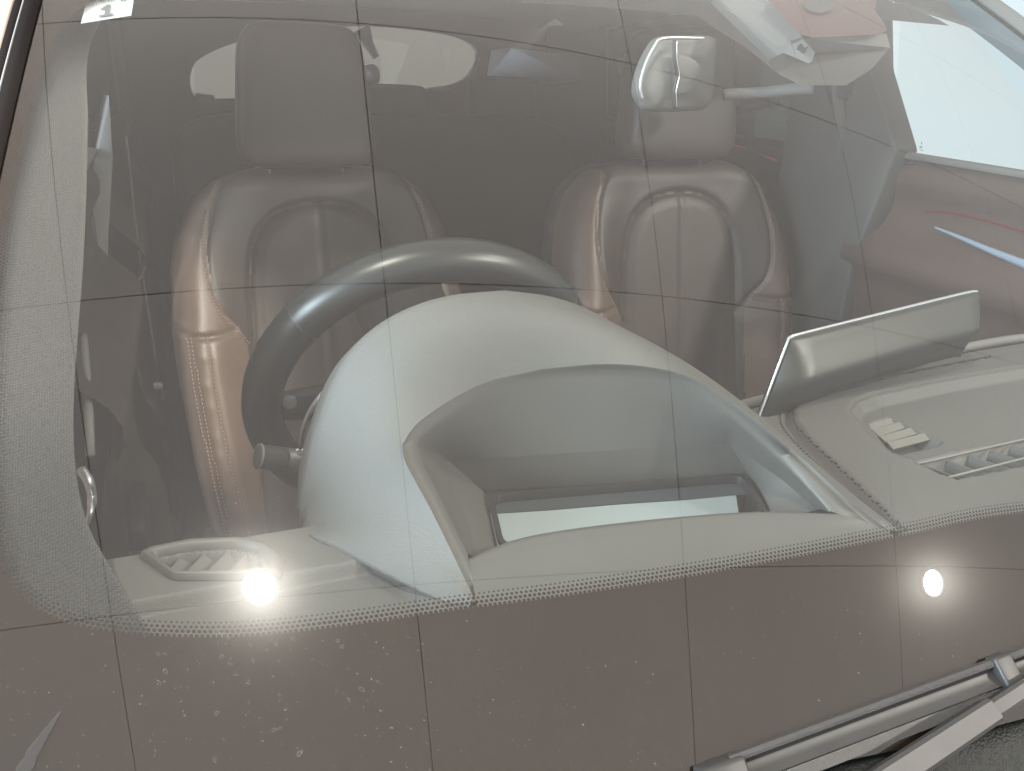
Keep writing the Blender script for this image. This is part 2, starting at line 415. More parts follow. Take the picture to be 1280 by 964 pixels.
lip_px = [((584, 690), -.052), ((566, 655), -.040), ((545, 612), -.024), ((526, 574), -.010), ((522, 556), -.004), ((545, 532), .006), ((605, 492), .022), ((682, 470), .031), ((760, 463), .033), ((826, 470), .028), ((872, 490), .016), ((925, 530), -.006), ((975, 574), -.027), ((1015, 614), -.044), ((1038, 639), -.054)]
cr1 = [((597, 702), -.074), ((585, 655), -.062), ((572, 620), -.052), ((560, 590), -.045), ((562, 577), -.043), ((590, 574), -.042), ((640, 571), -.041), ((700, 567), -.041), ((770, 563), -.041), ((830, 559), -.042), ((880, 556), -.043), ((913, 555), -.043), ((945, 577), -.050), ((985, 606), -.060), ((1020, 638), -.066)]
fl = [((622, 706), -.087), ((616, 664), -.083), ((611, 644), -.080), ((607, 626), -.078), ((604, 614), -.077), ((640, 612), -.077), ((690, 609), -.077), ((740, 606), -.077), ((800, 602), -.077), ((850, 599), -.077), ((900, 594), -.077), ((934, 592), -.077), ((946, 608), -.079), ((956, 625), -.081), ((968, 650), -.084)]
# --- dashboard: one height field with pad, seam, tray and vent openings
ZD = -.07
q2 = lambda l, z=ZD: [tuple(at(a, b, z=z)[:2]) for a, b in l]
seam = q2([(1125, 676), (1112, 662), (1050, 601), (1000, 552), (984, 530), (985, 514), (1002, 500), (1060, 486), (1130, 470), (1200, 456), (1280, 441)])
pad = seam+[(.80, .44), (.80, .05), (0, .05)]
tray = q2([(1060, 519), (1068, 508), (1090, 499), (1180, 480), (1280, 463)])+[(.62, .42), (.62, .26)]+q2([(1280, 556), (1190, 572), (1146, 583), (1110, 572), (1085, 550)])
louv = q2([(1087, 524), (1112, 515), (1181, 546), (1176, 550), (1122, 563), (1115, 560)])
def_px = [(1142, 585), (1175, 577), (1280, 553), (1280, 587), (1192, 605), (1178, 601)]
defr = q2([(1142, 585), (1280, 553)])+[(.58, .268), (.58, .215)]+q2([(1280, 589), (1232, 599), (1193, 607), (1176, 601)])
lv_o = q2([(174, 698), (184, 691), (239, 680), (302, 678), (336, 686), (357, 701), (352, 722), (300, 727), (224, 727), (214, 726)])
lv_i = q2([(194, 698), (239, 689), (294, 686), (321, 692), (338, 706), (330, 718), (222, 723)])
def yrear(x): return np.interp(x, [-.8, -.67, -.53, -.3, -.06, .35, .5, .8], [.32, .331, .331, .37, .42, .495, .505, .46])
def yfront(x): return gy(x, -.026)
nx, ny = 520, 170
xg = np.r_[np.linspace(-.755, .50, 470), np.linspace(.505, .78, 50)]
tt = np.linspace(0, 1, ny)
X = np.repeat(xg[:, None], ny, 1); Y = yfront(xg)[:, None]*(1-tt)+yrear(xg)[:, None]*tt
Z = np.full(X.shape, ZD)
Z -= .010*(1-sstep(.262, .270, Y))*(1-sstep(-.48, -.46, X))
sp = sdist(X, Y, pad); Z += .007*(1-sstep(-.010, .0, sp)); ds = pdist(X, Y, seam)
Z -= .0035*np.exp(-(ds/.0022)**2)
st_ = sdist(X, Y, tray); Z -= .013*(1-sstep(-.013, .0, st_))
Z -= .0035*np.exp(-(st_/.0013)**2); sl = sdist(X, Y, louv); Z -= .014*(1-sstep(-.003, .0, sl))
sd = sdist(X, Y, defr); Z -= .020*(1-sstep(-.002, .001, sd))
si = sdist(X, Y, lv_i); Z -= .016*(1-sstep(-.003, .0, si))
cutd = np.full(X.shape, 1e9)
for lst in (lip_px, cr1, fl): cutd = np.minimum(cutd, sdist(X, Y, [tuple(at(*q, z=z)[:2]) for q, z in lst]))
Z -= .06*(1-sstep(.0, .004, cutd))
re = yrear(X)-Y; Z -= .006*(1-sstep(0, .008, re))
Vd = np.stack([X, Y, Z], -1).reshape(-1, 3); Fd = [tuple(f) for f in gridfaces(nx, ny)]
# rear face
nb = len(Vd); rear = np.stack([xg, yrear(xg)+.004, np.full(nx, ZD-.03)], 1); rear2 = rear+np.array([0, .03, -.30])
Vd = np.vstack([Vd, rear, rear2])
for i in range(nx-1):
    a, b = i*ny+ny-1, (i+1)*ny+ny-1
    Fd.append((a, b, nb+i+1, nb+i)); Fd.append((nb+i, nb+i+1, nb+nx+i+1, nb+nx+i))
dash = obj('dashboard', Vd, Fd, M['dash'], car, label='grey grained dashboard top under the windscreen')
# rear rim rail behind the display
rail = [at(a, b, z=ZD-.004) for a, b in [(925, 512), (990, 494), (1060, 472), (1130, 454), (1205, 438), (1280, 425)]]+[np.array([.62, .50, ZD-.004])]
V, F = tube(spline(rail, 50)+np.array([0, .006, 0]), .0065, 10); obj('rear_rail', V, F, M['grey_trim'], dash, label='pale rail along the rear edge of the dashboard')
# stitching beside the seam
sm = spline([(*q, 0) for q in seam], 240)
tg = np.gradient(sm, axis=0); tg /= np.linalg.norm(tg, axis=1, keepdims=True); nn = np.stack([-tg[:, 1], tg[:, 0], 0*tg[:, 0]], 1)
ps = []
for off, zz in ((.0062, 0), (-.0062, 0)):
    for i in range(0, 220, 2):
        c = sm[i]+nn[i]*off; ii = np.argmin(np.abs(xg-c[0])); zz = Z[ii, np.argmin(np.abs(Y[ii]-c[1]))]+.0004; M3 = np.stack([tg[i], nn[i], [0, 0, 1]], 1); ps.append(boxm((c[0], c[1], zz), .0024, .0020, .0014, M3))
V, F = joinm(ps); obj('stitching', V, F, M['hole'], dash, False, label='double row of dark stitches beside the pad seam', kind='stuff')

# corner vent on the left
def ring_loop(poly, n, z): return np.c_[spline(poly, n, True, False), np.full(n, z)]
lo_, li_ = ring_loop(lv_o, 60, ZD+.001), ring_loop(lv_i, 60, ZD+.001)
k0 = np.argmin(np.linalg.norm(li_-lo_[0], axis=1)); li_ = np.roll(li_, -k0, 0)
if np.linalg.norm(np.roll(li_, -5, 0)[0]-lo_[5]) > np.linalg.norm(np.roll(li_, 5, 0)[0]-lo_[5]): li_ = np.roll(li_[::-1], 1, 0)
md = lo_*.5+li_*.5; md[:, 2] = ZD+.007
inn3 = li_.copy(); inn3[:, 2] = ZD-.010
V, F = loft([lo_, lo_*.8+li_*.2+[0, 0, .0048], md, lo_*.2+li_*.8+[0, 0, .0048], li_, inn3])
sv = obj('side_vent', V, F, M['dash2'], dash, label='small corner vent beside the windscreen pillar')
fl_ = li_.copy(); fl_[:, 2] = ZD-.0135; obj('vent_dark_plate', fl_, [tuple(range(60))], M['black'], sv, False)  # black plate added to deepen the shade under the slats
for k, (a, b) in enumerate([((212, 714), (232, 688)), ((232, 717), (262, 686)), ((256, 718), (290, 685)), ((282, 718), (312, 690)), ((308, 718), (330, 698))]):
    A, B = at(*a, z=ZD-.006), at(*b, z=ZD-.002); d = np.array([.016, .004, -.010])
    obj('slat', *loft([np.array([A, B, B+[0, 0, .0008], A+[0, 0, .0008]]), np.array([A+d, B+d, B+d+[0, 0, .0008], A+d+[0, 0, .0008]])], True, True, True), M['dash2'], sv, False)
# louvres in the centre tray
tv = obj('tray_vent', *boxm(at(1135, 545, z=ZD-.026), .012, .012, .004), M['black'], dash, False)
for qd_ in [((505, 520), (650, 482), (656, 508), (515, 548)), ((520, 547), (700, 498), (711, 532), (556, 583)), ((560, 582), (760, 525), (771, 562), (592, 613)), ((598, 612), (825, 555), (836, 592), (627, 647))]:
    A, B, C, D = [at(960+u_/4, 400+v_/4, z=ZD+dz_) for (u_, v_), dz_ in zip(qd_, (-.0062, -.0062, -.0090, -.0090))]
    e = np.array([0, .0006, -.0014])
    obj('slat', *loft([np.array([A, B, C, D]), np.array([A+e, B+e, C+e, D+e])], True, True, True), M['slat'], tv, False)
# defroster grille
A, B = at(1142, 585, z=ZD), at(1280, 553, z=ZD); Dv = B-A; Dv /= np.linalg.norm(Dv); Nv = np.array([Dv[1], -Dv[0], 0])
frm = np.array([A, A+Dv*.52])
gr = obj('defroster_grille', *tube(np.linspace(A, A+Dv*.5, 12)+[0, 0, .0035], .0014, 6), M['slat'], dash, label='long egg-crate defroster grille in the dashboard')
A2, B2 = at(1178, 599, z=ZD+.004), at(1280, 573, z=ZD+.004); obj('bar', *tube(np.linspace(A2, A2+(B2-A2)*4.2, 10), .0013, 6), M['slat'], gr)
for k in range(14):
    s = .022+k*.030; c = A+Dv*s
    obj('bar', *boxm(c+Nv*.021+np.array([0, 0, -.009]), .0016, .044, .017, np.stack([Dv*.94-Nv*.34, Nv*.94+Dv*.34, [0, 0, 1]], 1)), M['dash2'], gr, False)

# --- instrument hood
yA = .36
n = 96
A_l = [(585, 760), (545, 749), (470, 713), (418, 686), (385, 668)]
A_arch = [(374, 655), (379, 610), (393, 545), (418, 474), (450, 426), (500, 390), (560, 370), (630, 363), (690, 371), (740, 389), (800, 424), (860, 460), (915, 497), (945, 521)]
A_r = [(985, 550), (1050, 606), (1112, 662), (1135, 670)]
LA = [at(*q, z=ZD) for q in A_l]+[at(*q, y=yA) for q in A_arch]+[at(*q, z=ZD) for q in A_r]
B_px = [((595, 753), -.067), ((570, 701), -.050), ((540, 640), -.028), ((508, 580), -.005), ((503, 556), .002), ((528, 524), .014), ((600, 481), .030), ((680, 461), .038), ((760, 455), .040), ((830, 462), .035), ((880, 480), .025), ((940, 521), .004), ((1000, 570), -.020), ((1060, 625), -.045), ((1112, 664), -.066)]
LB = [at(*q, z=z) for q, z in B_px]
# resample with matched sections: left side, arch, right side
def sect(pts, cuts, ns):
    o = []
    for (a, b), k in zip(zip(cuts[:-1], cuts[1:]), ns):
        s = spline(pts[a:b+1], k+1); o.append(s[:-1])
    return np.vstack(o+[np.asarray(pts[cuts[-1]])[None]])
A = sect(LA, [0, 7, 12, 18, 22], [34, 24, 28, 18]); B = sect(LB, [0, 4, 7, 11, 14], [34, 24, 28, 18])
loops = []
for t in np.linspace(0, 1, 14):
    q = A*(1-t)+B*t
    lift = math.sin(math.pi*t)
    amp = .010*np.clip((A[:, 2]-ZD)/.15, 0, 1)+.002
    q = q+np.array([0, -.25, 1.0])*(lift*amp)[:, None]
    loops.append(q)
Gd = np.array(loops); bul = Gd-np.array([A*(1-t)+B*t for t in np.linspace(0, 1, 14)])
Gs = np.array([A*(1-t)+B*t for t in np.linspace(0, 1, 14)])
for _ in range(60):
    Gs[1:-1, 1:-1] = .25*(Gs[:-2, 1:-1]+Gs[2:, 1:-1]+Gs[1:-1, :-2]+Gs[1:-1, 2:])
bs = bul.copy()
for _ in range(30): bs[:, 1:-1] = .5*bs[:, 1:-1]+.25*(bs[:, :-2]+bs[:, 2:])
loops = list(Gs+bs*1.3)
back = A.copy(); msk = sstep(ZD-.01, ZD+.03, A[:, 2])
b1 = A+np.stack([0*msk, .010*msk, -.004*msk], 1); b2 = A+np.stack([0*msk, .06*msk, -.03*msk], 1); b3 = A+np.stack([0*msk, .10*msk, -.09*msk], 1)
base = A.copy(); 
V, F = loft([b3, b2, b1]+loops, False)
hood = obj('instrument_hood', V, F, M['dash'], car, label='large arched grey hood over the instruments')
# groove + lip around the opening, then the recess
LL = [at(*q, z=z) for q, z in lip_px]
Lp = sect(LL, [0, 4, 7, 11, 14], [34, 24, 28, 18])
LC = [at(*q, z=z) for q, z in cr1]
Lc = sect(LC, [0, 4, 7, 11, 14], [34, 24, 28, 18])
LF = [at(*q, z=z) for q, z in fl]
Lf = sect(LF, [0, 4, 7, 11, 14], [34, 24, 28, 18])
gk = 1-.82*sstep(-.03, .03, B[:, 2]); gk = np.stack([0*gk, 0*gk, gk], 1)
gro = B*.86+Lp*.14+gk*-.0040; lp1 = B*.62+Lp*.38+gk*.0012
V, F = loft([B, gro, lp1, Lp*.85+B*.15], False); obj('opening_rim', V, F, M['dash2'], hood, label='raised rim around the recess in the hood')
Lq = Lp*.85+B*.15
V, F = loft([Lq, Lp, Lp*.93+Lc*.07+np.array([0, 0, -.001]), Lp*.5+Lc*.5+np.array([0, .002, 0]), Lc], False); obj('recess_wall', V, F, M['dash2'], hood, label='curved wall of the recess for the head-up display')
V, F = loft([Lc, Lc*.5+Lf*.5, Lf], False); obj('recess_floor', V, F, M['dash2'], hood, sharp=30)
# front lip facing the glass
e1 = spline([Lq[0], at(640, 676, z=-.0545), at(710, 662, z=-.054), at(830, 648, z=-.054), at(945, 640, z=-.054), Lq[-1]], 40)
e2 = spline([B[0], at(700, 735, z=-.067), at(850, 713, z=-.067), at(1000, 686, z=-.067), B[-1]], 40)
e0 = e1+np.array([0, .012, -.035]); e3 = e2+np.array([0, -.02, -.004])
V, F = loft([e0, e1+np.array([0, .003, -.004]), e1, e1*.9+e2*.1+np.array([0, 0, .001]), e1*.5+e2*.5+np.array([0, 0, .001]), e2, e3], False)
obj('front_lip', V, F, M['dash2'], hood, label='flat front lip of the hood above the dotted glass border')
# head-up display window: frame, pane and a reflection painted as pale and dark areas
wq = [at(608, 622, z=-.0775), at(930, 597, z=-.0775), at(960, 645, z=-.0845), at(624, 690, z=-.0855)]
def rrect(c, r, n=6):
    o = []
    for i in range(4):
        p, a, b = c[i], c[i-1], c[(i+1) % 4]
        da, db = (a-p)/np.linalg.norm(a-p), (b-p)/np.linalg.norm(b-p)
        for t in np.linspace(0, 1, n): o.append((1-t)**2*(p+da*r)+2*t*(1-t)*p+t*t*(p+db*r))
    return np.array(o)
cen = np.mean(wq, axis=0)
f_o = rrect(wq, .012); f_i = cen+(f_o-cen)*np.array([.962, .93, 1])
V, F = loft([f_o+[0, 0, .0015], f_o+[0, 0, .0045], f_i+[0, 0, .0045], f_i+[0, 0, -.004]]); fr = obj('window_frame', V, F, M['black'], hood, sharp=30, label='black rounded frame of the head-up display window')
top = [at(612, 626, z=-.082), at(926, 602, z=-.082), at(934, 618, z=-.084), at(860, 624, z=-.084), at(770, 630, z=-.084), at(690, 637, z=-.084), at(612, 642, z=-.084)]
obj('dark_reflection', top, [tuple(range(len(top)))], M['slate'], fr, False)
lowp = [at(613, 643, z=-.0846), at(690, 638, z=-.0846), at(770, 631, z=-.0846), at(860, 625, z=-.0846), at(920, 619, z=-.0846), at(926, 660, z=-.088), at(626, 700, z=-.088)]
obj('pale_reflection', lowp, [tuple(range(len(lowp)))], M['pale'], fr, False, label='pale bluish reflection painted inside the head-up display window')
obj('pane', f_i+[0, 0, .001], [tuple(range(len(f_i)))], M['side_glass'], fr, False)

# --- steering wheel
wheel = empty('steering_wheel', None, car, 'black leather steering wheel behind the instrument hood')
wc = np.array([-.368, .563, -.070]); wt = .41
we1 = np.array([1, 0, 0.]); we2 = np.array([0, -math.sin(wt), math.cos(wt)]); wn = np.cross(we1, we2)
def rimarc(a0, a1, n, r=.171): 
    a = np.linspace(a0, a1, n); return wc+r*(np.cos(a)[:, None]*we1+np.sin(a)[:, None]*we2), a
def rim_part(a0, a1, nme, dr=0.0, closed=False):
    a = np.linspace(a0, a1, 90); loops = []
    for t in a:
        er = math.cos(t)*we1+math.sin(t)*we2; k = np.linspace(0, 2*math.pi, 20, endpoint=False)
        c = wc+.171*er; thick = .0198+dr
        loops.append(c+np.outer(np.cos(k)*thick*1.0, er)+np.outer(np.sin(k)*thick*1.12, wn))
    V, F = loft(loops); obj(nme, V, F, M['wheel'], wheel)
ang = [-.35, math.radians(139), math.pi+.35, 2*math.pi-.35]
rim_part(math.radians(139.6), math.radians(400), 'rim'); rim_part(math.radians(40.4), math.radians(139), 'rim', .0004)
for t in (139.3, 40.2):
    t = math.radians(t); er = math.cos(t)*we1+math.sin(t)*we2; k = np.linspace(0, 2*math.pi, 28, endpoint=False)
    ring = wc+.171*er+np.outer(np.cos(k)*.0196, er)+np.outer(np.sin(k)*.0219, wn)
    V, F = tube(ring, .0011, 6, False, True); obj('seam', V, F, M['wheel'], wheel)
V, F = squad(wc+wn*-.01, .085, .065, .03, .5, .7, np.stack([we1, we2, wn], 1)); obj('hub', V, F, M['black'], wheel)
for s in (-1, 1):
    p = np.array([wc+we1*s*.06, wc+we1*s*.115+wn*.004, wc+we1*s*.165])
    V, F = tube(spline(p, 12), np.linspace(.03, .017, 12), 12); V = wc+(V-wc)@(np.eye(3)-.55*np.outer(wn, wn)); obj('spoke', V, F, M['black'], wheel)
sp = [at(411, 487, y=.50), at(399, 498, y=.50), at(386, 518, y=.505), at(378, 540, y=.51), at(375, 560, y=.515)]
V, F = tube(spline(sp, 16), np.linspace(.0035, .0018, 16), 8); obj('silver_trim', V, F, M['silver'], wheel, label='curved silver trim on the wheel spoke')
V, F = squad(at(362, 503, y=.55), .007, .003, .007, .8, 1); obj('button', V, F, M['grey_trim'], wheel)
column = obj('steering_column', *tube(np.array([wc+wn*.05, wc-wn*.0, wc-wn*.16]), [.05, .055, .06], 20), M['black'], car)
# stalk
stalk = empty('control_stalk', None, car, 'short black stalk with a ribbed end beside the steering wheel')
a, b, c = at(321, 570, y=.44), at(356, 574, y=.445), at(400, 577, y=.455)
V, F = tube(np.array([b, c, c+(c-b)*1.5]), [.0105, .0100, .009], 18); obj('stem', V, F, M['stalk'], stalk)
V, F = tube(spline([a, a+(b-a)*.06, a+(b-a)*.12, a+(b-a)*.94, b], 14), [.0075]+[.0108]*12+[.0102], 18); obj('knob', V, F, M['stalk'], stalk)
k = a+(b-a)*.04; dk = (b-a)/np.linalg.norm(b-a)
V, F = tube(np.array([k, k+dk*.002]), .0112, 18); obj('end_ring', V, F, M['grey_trim'], stalk)
for px in (372, 379):
    V, F = squad(at(px, 563, y=.440), .0016, .0012, .0016, 1, 1, n=10, m=8); obj('symbol', V, F, M['paper'], stalk)

# --- centre display, seen from behind
dis = empty('centre_display', None, car, 'thin centre display seen from behind, standing on the dashboard')
y1 = .40
pt = spline([at(989, 425, y=.405), at(1002, 420, y=.407), at(1110, 393, y=.423), at(1216, 367, y=.440), at(1225, 369, y=.441)], 40)
pb = spline([at(949, 531, y=.392), at(965, 524, y=.393), at(1090, 476, y=.408), at(1188, 449, y=.424), at(1201, 446, y=.426)], 40)
out_ = []
for t, f_ in ((0, .006), (.0, 0), (.04, -.004), (.12, -.0065), (.22, -.0115), (.34, -.0175), (.42, -.0205), (.48, -.0218), (.56, -.0205), (.75, -.013), (.95, -.002), (1.0, .003)):
    taper = np.clip(np.minimum(np.arange(40)/3., (39-np.arange(40))/3.), 0, 1)**.5
    out_.append(pt*(1-t)+pb*t+np.outer(taper*(f_-.0)+.0*t, [-.25, .95, .0])+np.array([0, .0, 0]))
V, F = loft(out_, False); obj('housing', V, F, M['disp'], dis)
fr_ = [pt[0], pt[-1], pb[-1], pb[0]]; bmobj('screen', prism([p+np.array([.003, .008, 0]) for p in fr_], (.002, .006, 0), .001), M['black'], dis)
edge_l = np.vstack([spline([pb[0], pt[0]*.97+pb[0]*.03], 12), pt])
V, F = tube(edge_l+np.array([-.001, .003, .001]), .0020, 8); obj('bright_edge', V, F, M['chrome'], dis, label='bright bevelled edge of the centre display')
V, F = squad(at(1080, 520, y=.45)+np.array([.02, .03, -.02]), .05, .02, .05, .4, .4); obj('bracket', V, F, M['black'], dis)

# --- seats
def seat_mesh():
    """unit seat back: local x sideways, z along height (world z), n forward"""
    al = .20; yt, zt = 1.33, .075
    nx, nz = 150, 190
    T = np.linspace(0, 1, nz); zz = -.66+T*(.080+.66)
    zk = [-.66, -.56, -.46, -.30, -.20, -.10, -.04, .02, .05, .068, .078, .082]; wk = [.235, .25, .262, .274, .276, .268, .253, .222, .188, .150, .10, .0]
    w = np.interp(zz, zk, wk)
    U = np.linspace(-1, 1, nx); U = np.sign(U)*np.abs(U)**.85
    Xs = U[:, None]*w[None, :]; Zs = np.repeat(zz[None, :], nx, 0); A_ = np.abs(Xs); u = np.abs(U)[:, None]*np.ones(nz)
    bol = np.interp(zz, [-.66, -.45, -.25, -.12, .0, .08], [.065, .07, .06, .040, .012, 0])
    N = bol[None, :]*sstep(.42, .80, u)
    eg = np.clip((u-.80)/.20, 0, 1); N = N-.085*(1-np.sqrt(np.clip(1-eg**2, 0, 1)))
    tp = np.clip((Zs-.03)/.052, 0, 1); N = N-.05*(1-np.sqrt(np.clip(1-tp**2, 0, 1)))
    wi = .137*np.sqrt(np.clip(1-(np.clip(Zs+.125, 0, 1)/.135)**2.4, 0, 1))
    arch = [(x_, z_) for x_, z_ in zip(np.r_[.150, .145, .140, .137, .135, .126, .110, .085, .055, .025, 0], [-.66, -.5, -.35, -.22, -.125, -.07, -.035, -.010, .003, .009, .010])]
    d1 = pdist(A_, Zs, arch); wi = np.interp(Zs, [a[1] for a in arch], [a[0] for a in arch]); ins = (A_ < wi) & (Zs < .010)
    N -= .006*np.exp(-(d1/.006)**2); N += np.where(ins, .006*sstep(0, .03, d1), 0)
    d2 = pdist(Xs, Zs, [(0, .010), (0, -.66)]); N -= .004*np.exp(-(d2/.005)**2)
    s1 = [(.165, .052), (.190, .0), (.203, -.07), (.200, -.13), (.185, -.175), (.160, -.205), (.138, -.24)]
    s2 = [(.275, -.195), (.240, -.212), (.205, -.214), (.170, -.208)]
    s3 = [(.248, -.215), (.238, -.38), (.215, -.60)]; s4 = [(.214, -.215), (.205, -.38), (.178, -.60)]
    for s, dp_ in ((s1, .004), (s2, .006), (s3, .003), (s4, .0035)):
        N -= dp_*np.exp(-(pdist(A_, Zs, [tuple(q) for q in spline(s, 40)])/.005)**2)
    N -= .004*np.exp(-(pdist(A_, Zs, [(.0, -.30), (.138, -.30)])/.005)**2)*0
    # wrinkles on the side bolster
    for k in range(7):
        zc = -.20-.045*k+.01*math.sin(k*3); N += .0016*np.exp(-((Zs-zc-.25*(A_-.24))/.009)**2)*sstep(.75, .9, u)
    Yw = yt+(Zs-zt)*math.tan(al)-N*math.cos(al); Zw = Zs+N*math.sin(al)
    V = np.stack([Xs, Yw, Zw], -1).reshape(-1, 3)
    F = gridfaces(nx, nz)
    cx_ = np.abs(Xs.ravel()[F].mean(1)); cz_ = Zs.ravel()[F].mean(1)
    insf = ins.ravel()[F].mean(1) > .5
    sx = np.interp(cz_, [-.66, -.24, -.205, -.175, -.13, -.07, 0, .052], [.150, .150, .160, .185, .2, .203, .19, .165])
    bolf = (~insf) & (cx_ > sx) & (cz_ < .06)
    reg = np.where(insf, 1, np.where(bolf & (Xs.ravel()[F].mean(1) < 0), 2, np.where(bolf, 3, 0)))
    out = {}
    for r in range(4):
        f = F[reg == r]; ids, inv = np.unique(f, return_inverse=True); out[r] = (V[ids], inv.reshape(-1, 4))
    # shell behind
    ol = np.vstack([V.reshape(nx, nz, 3)[0], V.reshape(nx, nz, 3)[-1][::-1]])
    out['shell'] = loft([ol, ol+np.array([0, .05, -.005]), ol*np.array([.8, 1, .95])+np.array([0, .10, -.02])], False)
    surf = lambda x_, z_: V.reshape(nx, nz, 3)[np.argmin(np.abs(U*np.interp(z_, zz, w)-x_)), np.argmin(np.abs(zz-z_))]
    st = []
    for s, o_ in ((s1, .006), (s3, .004), (s4, .004), (s3, -.004)):
        for sg in (-1, 1):
            pts = np.array([surf(sg*(q[0]+o_), q[1])+np.array([0, -.0005, .0003]) for q in spline(s, 50)])
            pts = spline(pts, 110)
            for i in range(0, 108, 2): st.append(tube(pts[i:i+2], .0009, 4))
    out['st'] = joinm(st)
    return out
sm_ = seat_mesh()
def seat_part(name, key, mt, xc, parent, sx=1, label=None, kind=None):
    V, F = sm_[key]; return obj(name, np.asarray(V)*np.array([1, 1, 1])+np.array([xc, 0, 0]), F, M[mt], parent, label=label, kind=kind)
def rot_x(a): return np.array([[1, 0, 0], [0, math.cos(a), -math.sin(a)], [0, math.sin(a), math.cos(a)]])
for xc, yo_, zo_, lab in ((-.362, 0, 0, 'brown leather front seat behind the steering wheel'), (.345, -.12, .024, 'brown leather front seat behind the centre display')):
    s = empty('front_seat', None, car, lab)
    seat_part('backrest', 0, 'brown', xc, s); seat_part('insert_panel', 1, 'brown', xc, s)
    seat_part('bolster', 2, 'brown_lit', xc, s); seat_part('bolster', 3, 'brown_lit', xc, s)
    seat_part('rear_shell', 'shell', 'dark_trim', xc, s); seat_part('stitching', 'st', 'stitch', xc, s, kind='stuff')
    V, F = squad((xc-.012, 1.345, .192), .116, .052, .122, .33, .42, rot_x(-.10)); V[:, 0] = xc-.012+(V[:, 0]-xc+.012)*(1-.10*np.clip((V[:, 2]-.19)/.12, -1, 1)); obj('headrest', V, F, M['brown'], s)
    for px in (-.075, .055):
        V, F = tube(np.array([[xc+px-.005, 1.335, .06], [xc+px-.005, 1.345, .12]]), .0055, 10); obj('headrest_post', V, F, M['chrome'], s)
        V, F = squad((xc+px-.005, 1.318, .0765), .011, .011, .005, .5, .8); obj('post_collar', V, F, M['black'], s)
    # cushion
    V, F = squad((xc, .98, -.66), .20, .28, .075, .35, .35, rot_x(-.08)); obj('cushion', V, F, M['brown'], s)
    for sg in (-1, 1):
        V, F = squad((xc+sg*.225, 1.00, -.65), .05, .27, .095, .5, .4, rot_x(-.08)); obj('cushion_bolster', V, F, M['brown_lit'], s)
    for ch in s.children: ch.location = (0, yo_, zo_)

# --- rear bench
rb = empty('rear_bench', None, car, 'dark rear bench with low headrests')
V, F = squad((0, 2.28, -.22), .62, .10, .33, .3, .25, rot_x(-.25)); obj('backrest', V, F, M['cloth_dark'], rb)
for a, b, t, bt in ((437, 532, 104, 150), (586, 668, 94, 150), (330, 420, 108, 150)):
    A_, B_ = at(a, t, y=2.33), at(b, t, y=2.33); C_ = at((a+b)/2, bt, y=2.33)
    V, F = squad(((A_[0]+B_[0])/2, 2.34, (A_[2]+C_[2])/2), abs(B_[0]-A_[0])/2, .05, (A_[2]-C_[2])/2, .3, .35); obj('headrest', V, F, M['cloth_dark'], rb)
V, F = squad((0, 2.0, -.56), .62, .26, .09, .3, .25); obj('cushion', V, F, M['cloth_dark'], rb)

# --- roof lining, header, tailgate with rear window
nx, ny = 40, 60; xr = np.linspace(-.69, .69, nx)
yy = np.linspace(0, 1, ny); Xr = np.repeat(xr[:, None], ny, 1)
y_s = gy(xr, .735)-.005; Yr = y_s[:, None]*(1-yy)+2.80*yy
zs0 = gz(.735)-.025; Zr = zs0+.085*np.sin(np.clip(yy*1.35, 0, 1)*math.pi/2)[None, :]-.06*np.clip((yy-.8)/.2, 0, 1)[None, :]**2-.035*(np.abs(xr)/.7)[:, None]**4
roof = obj('headliner', np.stack([Xr, Yr, Zr], -1).reshape(-1, 3), gridfaces(nx, ny), M['liner'], car, label='pale grey cloth roof lining')
Vr = np.stack([Xr*1.06, Yr, Zr+.06], -1).reshape(-1, 3); obj('roof_skin', Vr, gridfaces(nx, ny), M['paint'], car)
win_px = [(238, 108), (239, 90), (250, 73), (300, 52), (380, 38), (450, 33), (520, 38), (570, 47), (594, 60), (597, 75), (588, 92), (570, 105), (530, 112), (440, 118), (330, 122), (262, 124), (245, 122)]
wl = np.array([at(a, b, y=2.75) for a, b in win_px]); wl = spline(wl, 80, True)
a_ = np.arctan2(wl[:, 2]-.25, wl[:, 0]+.03)
ou = np.stack([np.clip(1.2*np.cos(a_), -.80, .80), np.full(80, 2.76), np.clip(.25+1.1*np.sin(a_), -.9, .46)], 1)
V, F = loft([ou, wl*np.array([1.04, 1, 1])+[0, 0, 0], wl, wl+np.array([0, .03, 0])]); tg_ = obj('tailgate', V, F, M['dark_trim'], car, sharp=40, label='dark tailgate lining around the rear window')
obj('rear_pane', wl+np.array([0, .028, 0]), [tuple(range(80))], M['side_glass'], tg_, False)
V, F = tube(np.array([at(452, 36, y=2.72), at(460, 55, y=2.72), at(470, 72, y=2.72)]), [.03, .02, .012], 10); obj('high_brake_light', V, F, M['black'], tg_)
V, F = squad(at(463, 93, y=2.70), .035, .015, .033, .8, 1); obj('wiper_motor', V, F, M['silver'], tg_)
pr = [at(255, 124, y=2.74), at(240, 115, y=2.74), at(239, 95, y=2.74), at(252, 73, y=2.74)]
V, F = tube(spline([at(534, 113, y=2.72), at(565, 108, y=2.72), at(588, 95, y=2.72), at(598, 72, y=2.72)], 20), .009, 8); obj('window_edge', V, F, M['grey_trim'], tg_)
V, F = tube(spline([at(244, 121, y=2.72), at(268, 124, y=2.72)], 6), .013, 8); obj('window_edge', V, F, M['grey_trim'], tg_)
# rear quarter window and rear pillar trim, right
qd = [at(614, 62, y=2.55), at(640, 60, y=2.4), at(722, 70, y=2.1), at(727, 100, y=2.1), at(690, 107, y=2.25), at(608, 100, y=2.55)]
obj('quarter_pane', qd, [tuple(range(6))], M['blue_trim'], car, False)

